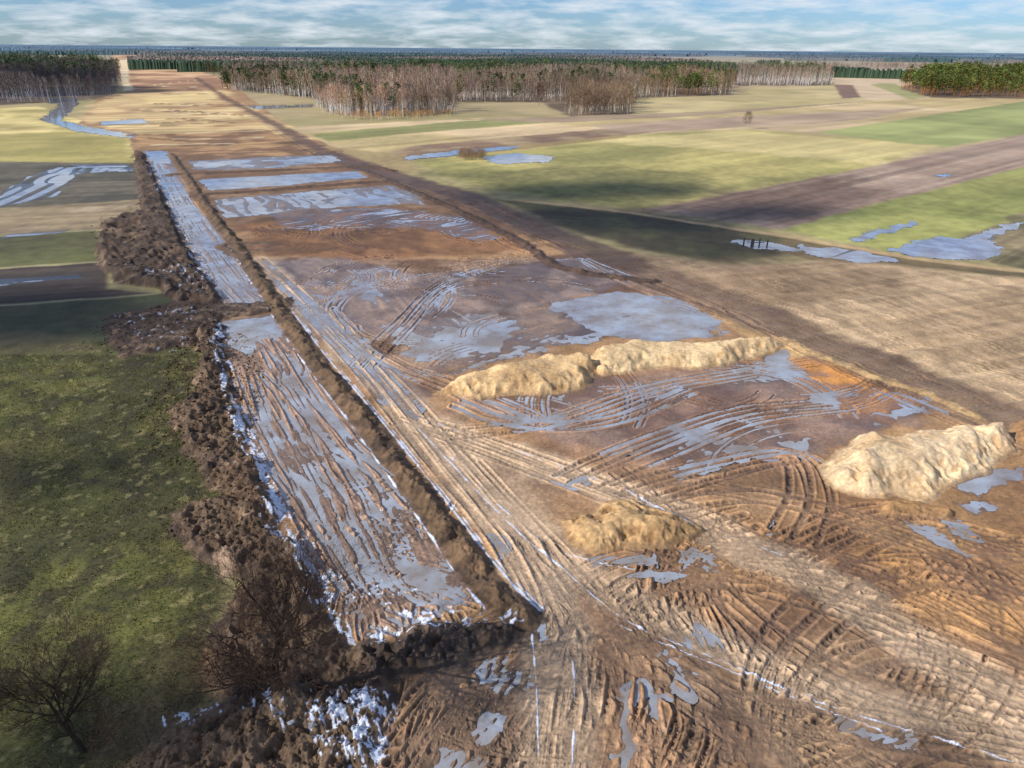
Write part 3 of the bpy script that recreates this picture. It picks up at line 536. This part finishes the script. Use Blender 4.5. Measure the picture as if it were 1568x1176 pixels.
# torn brush and roots thrown up with the spoil
pp=np.vstack([inside(S(BERM[2][:6]+[(400,900),(330,860),(330,760),(290,650)]),26),inside(S(BERM[0]),26),inside(S([(330,900),(420,880),(450,1000),(350,1060)]),14)]); scatter('brush_pile',BW,pp,1.2,2.6,bark,(.34,.27,.22),1.5)
def canopy(name,r0,r1,nr,a0,a1,na,mask,cA,cB,h,seed):
    r=np.geomspace(r0,r1,nr); a=np.radians(np.linspace(a0,a1,na)); R2,A2=np.meshgrid(r,a,indexing='ij'); x=R2*np.sin(A2);y=R2*np.cos(A2)
    m=mask(x,y,R2,A2); m[0]=False; big=fbm(x,y,.004,3,seed); sm=TAB[(np.arange(nr)%256)[:,None],(np.arange(na)*7%256+np.arange(na)//37)[None,:]%256]
    z=np.where(m,h*(.85+.15*big)+2.5*sm,-6.0)
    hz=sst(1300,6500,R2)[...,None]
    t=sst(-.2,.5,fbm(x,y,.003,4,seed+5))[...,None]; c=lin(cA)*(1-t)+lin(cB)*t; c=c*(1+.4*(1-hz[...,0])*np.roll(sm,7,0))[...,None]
    c=c*(1-hz*.9)+hz*.9*lin((94,118,136))*(1+.35*fbm(x,y,.0012,3,44))[...,None]  # blue distance haze mixed into the canopy colour
    ii,jj=np.meshgrid(np.arange(nr-1),np.arange(na-1),indexing='ij'); Q=np.stack([ii*na+jj,ii*na+jj+1,(ii+1)*na+jj+1,(ii+1)*na+jj],-1).reshape(-1,4)
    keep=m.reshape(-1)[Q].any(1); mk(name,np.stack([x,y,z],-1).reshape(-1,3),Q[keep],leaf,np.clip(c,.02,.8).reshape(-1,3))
def mask1(x,y,r,a):
    n=fbm(x,y,.0011,4,900); cor=(np.degrees(a)>-31.5)&(np.degrees(a)<-27.0)&(r<2600)
    return (n>-.03)&(~cor)&((r>1500)|(np.degrees(a)>-24)|(np.degrees(a)<-33))
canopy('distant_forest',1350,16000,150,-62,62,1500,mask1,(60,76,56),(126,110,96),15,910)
wallm,_,_,_,b1=newmat('plaster_wall'); b1.inputs['Base Color'].default_value=(.62,.58,.5,1)
roofm,_,_,_,b2=newmat('tile_roof'); b2.inputs['Base Color'].default_value=(.32,.12,.07,1)
glm,_,_,_,b3=newmat('window_glass'); b3.inputs['Base Color'].default_value=(.03,.04,.05,1); b3.inputs['Roughness'].default_value=.1
def bx(name,x0,x1,y0,y1,z0,z1,mat,e):
    V=[(a,b,c) for c in (z0,z1) for b in (y0,y1) for a in (x0,x1)]; Fq=[(0,2,3,1),(4,5,7,6),(0,1,5,4),(2,6,7,3),(0,4,6,2),(1,3,7,5)]
    o=mk(name,V,Fq,mat); o.parent=e
def house(px,w,l,h,rot):
    x,y=px_to_ground(*px); e=bpy.data.objects.new('village_house',None); bpy.context.scene.collection.objects.link(e); e.location=(x,y,0); e.rotation_euler=(0,0,rot)
    bx('walls',-l/2,l/2,-w/2,w/2,0,h,wallm,e)
    o=.6; V=[(-l/2-o,-w/2-o,h-.1),(l/2+o,-w/2-o,h-.1),(l/2+o,w/2+o,h-.1),(-l/2-o,w/2+o,h-.1),(-l/2-o,0,h+w*.45),(l/2+o,0,h+w*.45)]
    r=mk('roof',V,[(0,1,5,4),(2,3,4,5)],roofm); r.parent=e
    g=mk('gables',[V[0],V[3],V[4],V[1],V[2],V[5]],[(0,1,2),(3,5,4)],wallm); g.parent=e
    for k in range(3): bx('window_%d'%k,-l/2+l*(.18+.27*k),-l/2+l*(.28+.27*k),-w/2-.05,-w/2-.01,1.2,2.6,glm,e)
    bx('chimney',l*.15,l*.15+.8,.3,1.1,h+w*.2,h+w*.45+1.2,roofm,e)
for q in ((600,103),(624,104),(690,104.5),(728,104),(745,105),(765,104),(1240,104),(1270,105),(905,106),(1010,107)):
    house(q,9,16,5,rng.random()*3)
# ---------------------------------------------------------------- foreground bare trees
def bare_tree(name,px,height,seed,lean=(0,0),tint=(84,72,64),thick=.019,twc=(112,92,80)):
    r=np.random.default_rng(seed); segs=[]; tw=[]
    def grow(p,d,L,rad,lv):
        n=5 if lv==0 else (4 if lv<3 else 3)
        for k in range(n):
            d=d+r.normal(size=3)*(.06 if lv==0 else .15)+np.array([0,0,.06 if lv>0 else 0]); d/=np.linalg.norm(d)
            q=p+d*L/n; f=.6; r0=rad*(1-f*k/n); r1=rad*(1-f*(k+1)/n)
            segs.append((p,q,r0,r1)); p=q
            if lv<4 and (lv>0 or k>=1):
                for c in range(2 if (lv<2 or r.random()<.5) else 1):
                    a=r.normal(size=3); a-=d*np.dot(a,d); a/=np.linalg.norm(a); nd=d*.7+a*.75; nd[2]=nd[2]*.8+.15; nd/=np.linalg.norm(nd)
                    grow(p,nd,L*(.6+.22*r.random())*(.9 if lv==0 else .85),r1*.62,lv+1)
            if lv>=3:
                for c in range(2): 
                    tw.append((p,d*.5+r.normal(size=3)*.28+np.array([0,0,.12])))
    grow(np.array([0,0,-.2]),np.array([lean[0],lean[1],1.]),height*.55,height*thick,0)
    V,Fc=tubes(segs,5); c=np.tile(lin(tint),(len(V),1))
    P=np.array([t[0] for t in tw]);D=np.array([t[1] for t in tw])
    V2,F2=slivers(P,D,np.full(len(P),.008)); c2=np.tile(lin(twc),(len(V2),1))
    print(name,len(segs),len(tw))
    o=mk(name,np.vstack([V,V2]),np.vstack([Fc,F2+len(V)]),bark,np.vstack([c,c2])); x,y=px_to_ground(*px); o.location=(x,y,.2)
bare_tree('bare_alder_tree',(432,1072),14,3,(-.08,.05),(54,44,38),.024,(72,56,48))
bare_tree('bare_willow_tree',(128,1150),9,8,(.1,0),(62,54,46),.022,(84,70,60))
# ---------------------------------------------------------------- grass tufts and soil clods
P=S([(-60,560),(300,545),(300,650),(345,760),(365,900),(325,1080),(180,1180),(40,1300),(-300,1300)])
g=inside(P,60000); n=len(g); k=rng.random(n); D=np.stack([rng.normal(size=n)*.07,rng.normal(size=n)*.07,.08+.14*rng.random(n)],1)
V2,F2=slivers(np.column_stack([g,np.full(n,.0)]),D,np.full(n,.032)); cc=np.where(k[:,None]<.5,lin((86,88,40)),np.where(k[:,None]<.85,lin((62,64,32)),lin((146,132,84))))
mk('grass',V2,F2,grassm,np.repeat(cc,3,0))
ico=np.array([[1,0,0],[-1,0,0],[0,1,0],[0,-1,0],[0,0,1],[0,0,-1]],float); it=np.array([[0,2,4],[2,1,4],[1,3,4],[3,0,4],[2,0,5],[1,2,5],[3,1,5],[0,3,5]])
def clods(name,polys,n,s0,s1,c):
    pts=np.vstack([inside(S(p),k) for p,k in zip(polys,n)]); m=len(pts)
    r=np.hypot(pts[:,0],pts[:,1]); a=np.arctan2(pts[:,0],pts[:,1]); i=np.clip(np.searchsorted(R_,r),0,NR-1); j=np.clip(np.searchsorted(az,a),0,NA-1); z=Hh[i,j]
    sc=(s0+(s1-s0)*rng.random(m)**3)[:,None,None]; V=ico[None]*sc*np.array([1,1,.7])*(.6+.7*rng.random((m,6,3)))+np.column_stack([pts,z])[:,None]+rng.normal(size=(m,6,3))*sc*.2
    base=C[i,j]; cc=.6*base*(.7+.6*rng.random((m,1)))+.4*lin(c)*(.7+.6*rng.random((m,1))); mk(name,V.reshape(-1,3),(it[None]+(np.arange(m)*6)[:,None,None]).reshape(-1,3),soilm,np.repeat(cc,6,0))
clods('soil_clods',BERM+[[(340,492),(360,600),(420,740),(500,900),(540,985),(500,940),(400,760),(345,620)]],(1800,1000,6500,500),.05,.30,(94,76,58))
# ---------------------------------------------------------------- sluice gate in the wet meadow
mt,_,_,_,b4=newmat('weathered_steel'); b4.inputs['Base Color'].default_value=(.05,.045,.045,1); b4.inputs['Roughness'].default_value=.6
x,y=px_to_ground(1158,379); e=bpy.data.objects.new('sluice_gate',None); bpy.context.scene.collection.objects.link(e); e.location=(x,y,0); e.rotation_euler=(0,0,-.15)
for k in range(4): bx('post_%d'%k,-3+1.7*k,-2.7+1.7*k+(.4 if k==1 else 0),-.15,.15,-.3,2.1-.2*(k%2),mt,e)
bx('beam',-2.2,1.6,-.06,.06,1.1,1.25,mt,e)
# ---------------------------------------------------------------- light
SUN=np.array([-.86,-.34,0]); SUN/=np.linalg.norm(SUN); EL=math.radians(32); sv=Vector((SUN[0]*math.cos(EL),SUN[1]*math.cos(EL),math.sin(EL)))
ld=bpy.data.lights.new('sun','SUN'); ld.energy=5.0; ld.angle=math.radians(.5); ld.color=(1,.95,.87); lo=bpy.data.objects.new('sun',ld); bpy.context.scene.collection.objects.link(lo); lo.rotation_euler=sv.to_track_quat('Z','Y').to_euler()
cm,_,_,_,b5=newmat('shadow_cloud_white'); b5.inputs['Base Color'].default_value=(.85,.85,.86,1); b5.inputs['Roughness'].default_value=1
def shadow_cloud(puffs,alt,seed):  # unseen solid puffs, added so their shadows darken chosen ground spots
    r=np.random.default_rng(seed); Vs=[];Fs=[];o=0
    nu,nv=20,12
    for (px,rx,ry) in puffs:
        g=px_to_ground(*px); c=np.array([g[0],g[1],0])+np.array(sv)*(alt/math.sin(EL))
        th=np.linspace(0,2*np.pi,nu,endpoint=False); ph=np.linspace(.02,np.pi-.02,nv); P_,T_=np.meshgrid(ph,th,indexing='ij')
        rad=1+.28*vn(np.cos(T_)*1.6+P_*1.5,np.sin(T_)*1.6+P_,int(seed+o)%50)+.15*r.normal(size=P_.shape)*.5
        V=np.stack([rx*rad*np.sin(P_)*np.cos(T_),ry*rad*np.sin(P_)*np.sin(T_),.2*min(rx,ry)*rad*np.cos(P_)],-1).reshape(-1,3)+c
        i,j=np.meshgrid(np.arange(nv-1),np.arange(nu),indexing='ij'); q=np.stack([i*nu+j,i*nu+(j+1)%nu,(i+1)*nu+(j+1)%nu,(i+1)*nu+j],-1).reshape(-1,4)
        Vs.append(V);Fs.append(q+o);o+=len(V)
    mk('shadow_cloud',np.vstack(Vs),np.vstack(Fs),cm,None,True)
shadow_cloud([((60,500),16,9),((0,475),22,10),((180,500),12,6),((-100,500),30,12),((150,450),18,7)],1000,1)
shadow_cloud([((880,330),26,12),((1000,345),26,12),((1090,385),16,9),((1180,325),26,12),((800,300),22,12),((930,290),34,14)],1100,2)
shadow_cloud([((-60,730),8,3),((60,735),8,3),((150,725),7,2.5)],700,3)
shadow_cloud([((20,140),120,70),((150,135),60,50),((-120,140),100,60)],1100,4)
shadow_cloud([((100,1130),7,5),((260,1120),6,4)],500,5)
w=bpy.data.worlds.new('World'); bpy.context.scene.world=w; w.use_nodes=True; N=w.node_tree.nodes; L=w.node_tree.links; bg=N['Background']
sk=N.new('ShaderNodeTexSky'); sk.sky_type='NISHITA'; sk.sun_disc=False; sk.sun_elevation=EL; sk.sun_rotation=math.atan2(sv.x,sv.y); sk.altitude=100; sk.air_density=1.0; sk.dust_density=.3; sk.ozone_density=2.5
tc=N.new('ShaderNodeTexCoord'); sp=N.new('ShaderNodeSeparateXYZ'); L.new(tc.outputs['Generated'],sp.inputs[0])
ad=N.new('ShaderNodeMath'); ad.operation='ADD'; ad.inputs[1].default_value=.15; mxz=N.new('ShaderNodeMath'); mxz.operation='MAXIMUM'; mxz.inputs[1].default_value=0; L.new(sp.outputs[2],mxz.inputs[0]); L.new(mxz.outputs[0],ad.inputs[0])
dx=N.new('ShaderNodeMath'); dx.operation='DIVIDE'; dy=N.new('ShaderNodeMath'); dy.operation='DIVIDE'; L.new(sp.outputs[0],dx.inputs[0]); L.new(ad.outputs[0],dx.inputs[1]); L.new(sp.outputs[1],dy.inputs[0]); L.new(ad.outputs[0],dy.inputs[1])
cb=N.new('ShaderNodeCombineXYZ'); L.new(dx.outputs[0],cb.inputs[0]); L.new(dy.outputs[0],cb.inputs[1])
cn=N.new('ShaderNodeTexNoise'); cn.inputs['Scale'].default_value=2.3; cn.inputs['Detail'].default_value=9; cn.inputs['Roughness'].default_value=.6; cn.inputs['Distortion'].default_value=.15; L.new(cb.outputs[0],cn.inputs['Vector'])
cr=N.new('ShaderNodeValToRGB'); cr.color_ramp.elements[0].position=.42; cr.color_ramp.elements[0].color=(0,0,0,1); cr.color_ramp.elements[1].position=.68; cr.color_ramp.elements[1].color=(.9,.9,.9,1); L.new(cn.outputs['Fac'],cr.inputs[0])
mix=N.new('ShaderNodeMixRGB'); mix.inputs[2].default_value=(7.8,8.4,9.0,1); L.new(cr.outputs[0],mix.inputs[0])
tint=N.new('ShaderNodeMixRGB'); tint.blend_type='MULTIPLY'; tint.inputs[0].default_value=1; tint.inputs[2].default_value=(.56,.80,1.24,1); L.new(sk.outputs[0],tint.inputs[1]); L.new(tint.outputs[0],mix.inputs[1]); L.new(mix.outputs[0],bg.inputs[0]); bg.inputs[1].default_value=.1
# ---------------------------------------------------------------- camera
cd=bpy.data.cameras.new('camera'); co=bpy.data.objects.new('camera',cd); bpy.context.scene.collection.objects.link(co)
cd.sensor_fit='HORIZONTAL'; cd.sensor_width=36; cd.lens=36*FPX/1568; cd.clip_start=.5; cd.clip_end=100000
Fw=Vector((0,math.cos(PITCH),-math.sin(PITCH))); Up=Vector((0,math.sin(PITCH),math.cos(PITCH))); Rt=Vector((1,0,0))
c,s=math.cos(ROLL),math.sin(ROLL); cr_=Rt*c+Up*s; cu=Rt*(-s)+Up*c
M=Matrix((cr_,cu,-Fw)).transposed().to_4x4(); M.translation=Vector((0,0,HC)); co.matrix_world=M
sc=bpy.context.scene; sc.camera=co; sc.view_settings.view_transform='Standard'; sc.view_settings.look='None'; sc.view_settings.exposure=0
print('done',time.time()-T0)
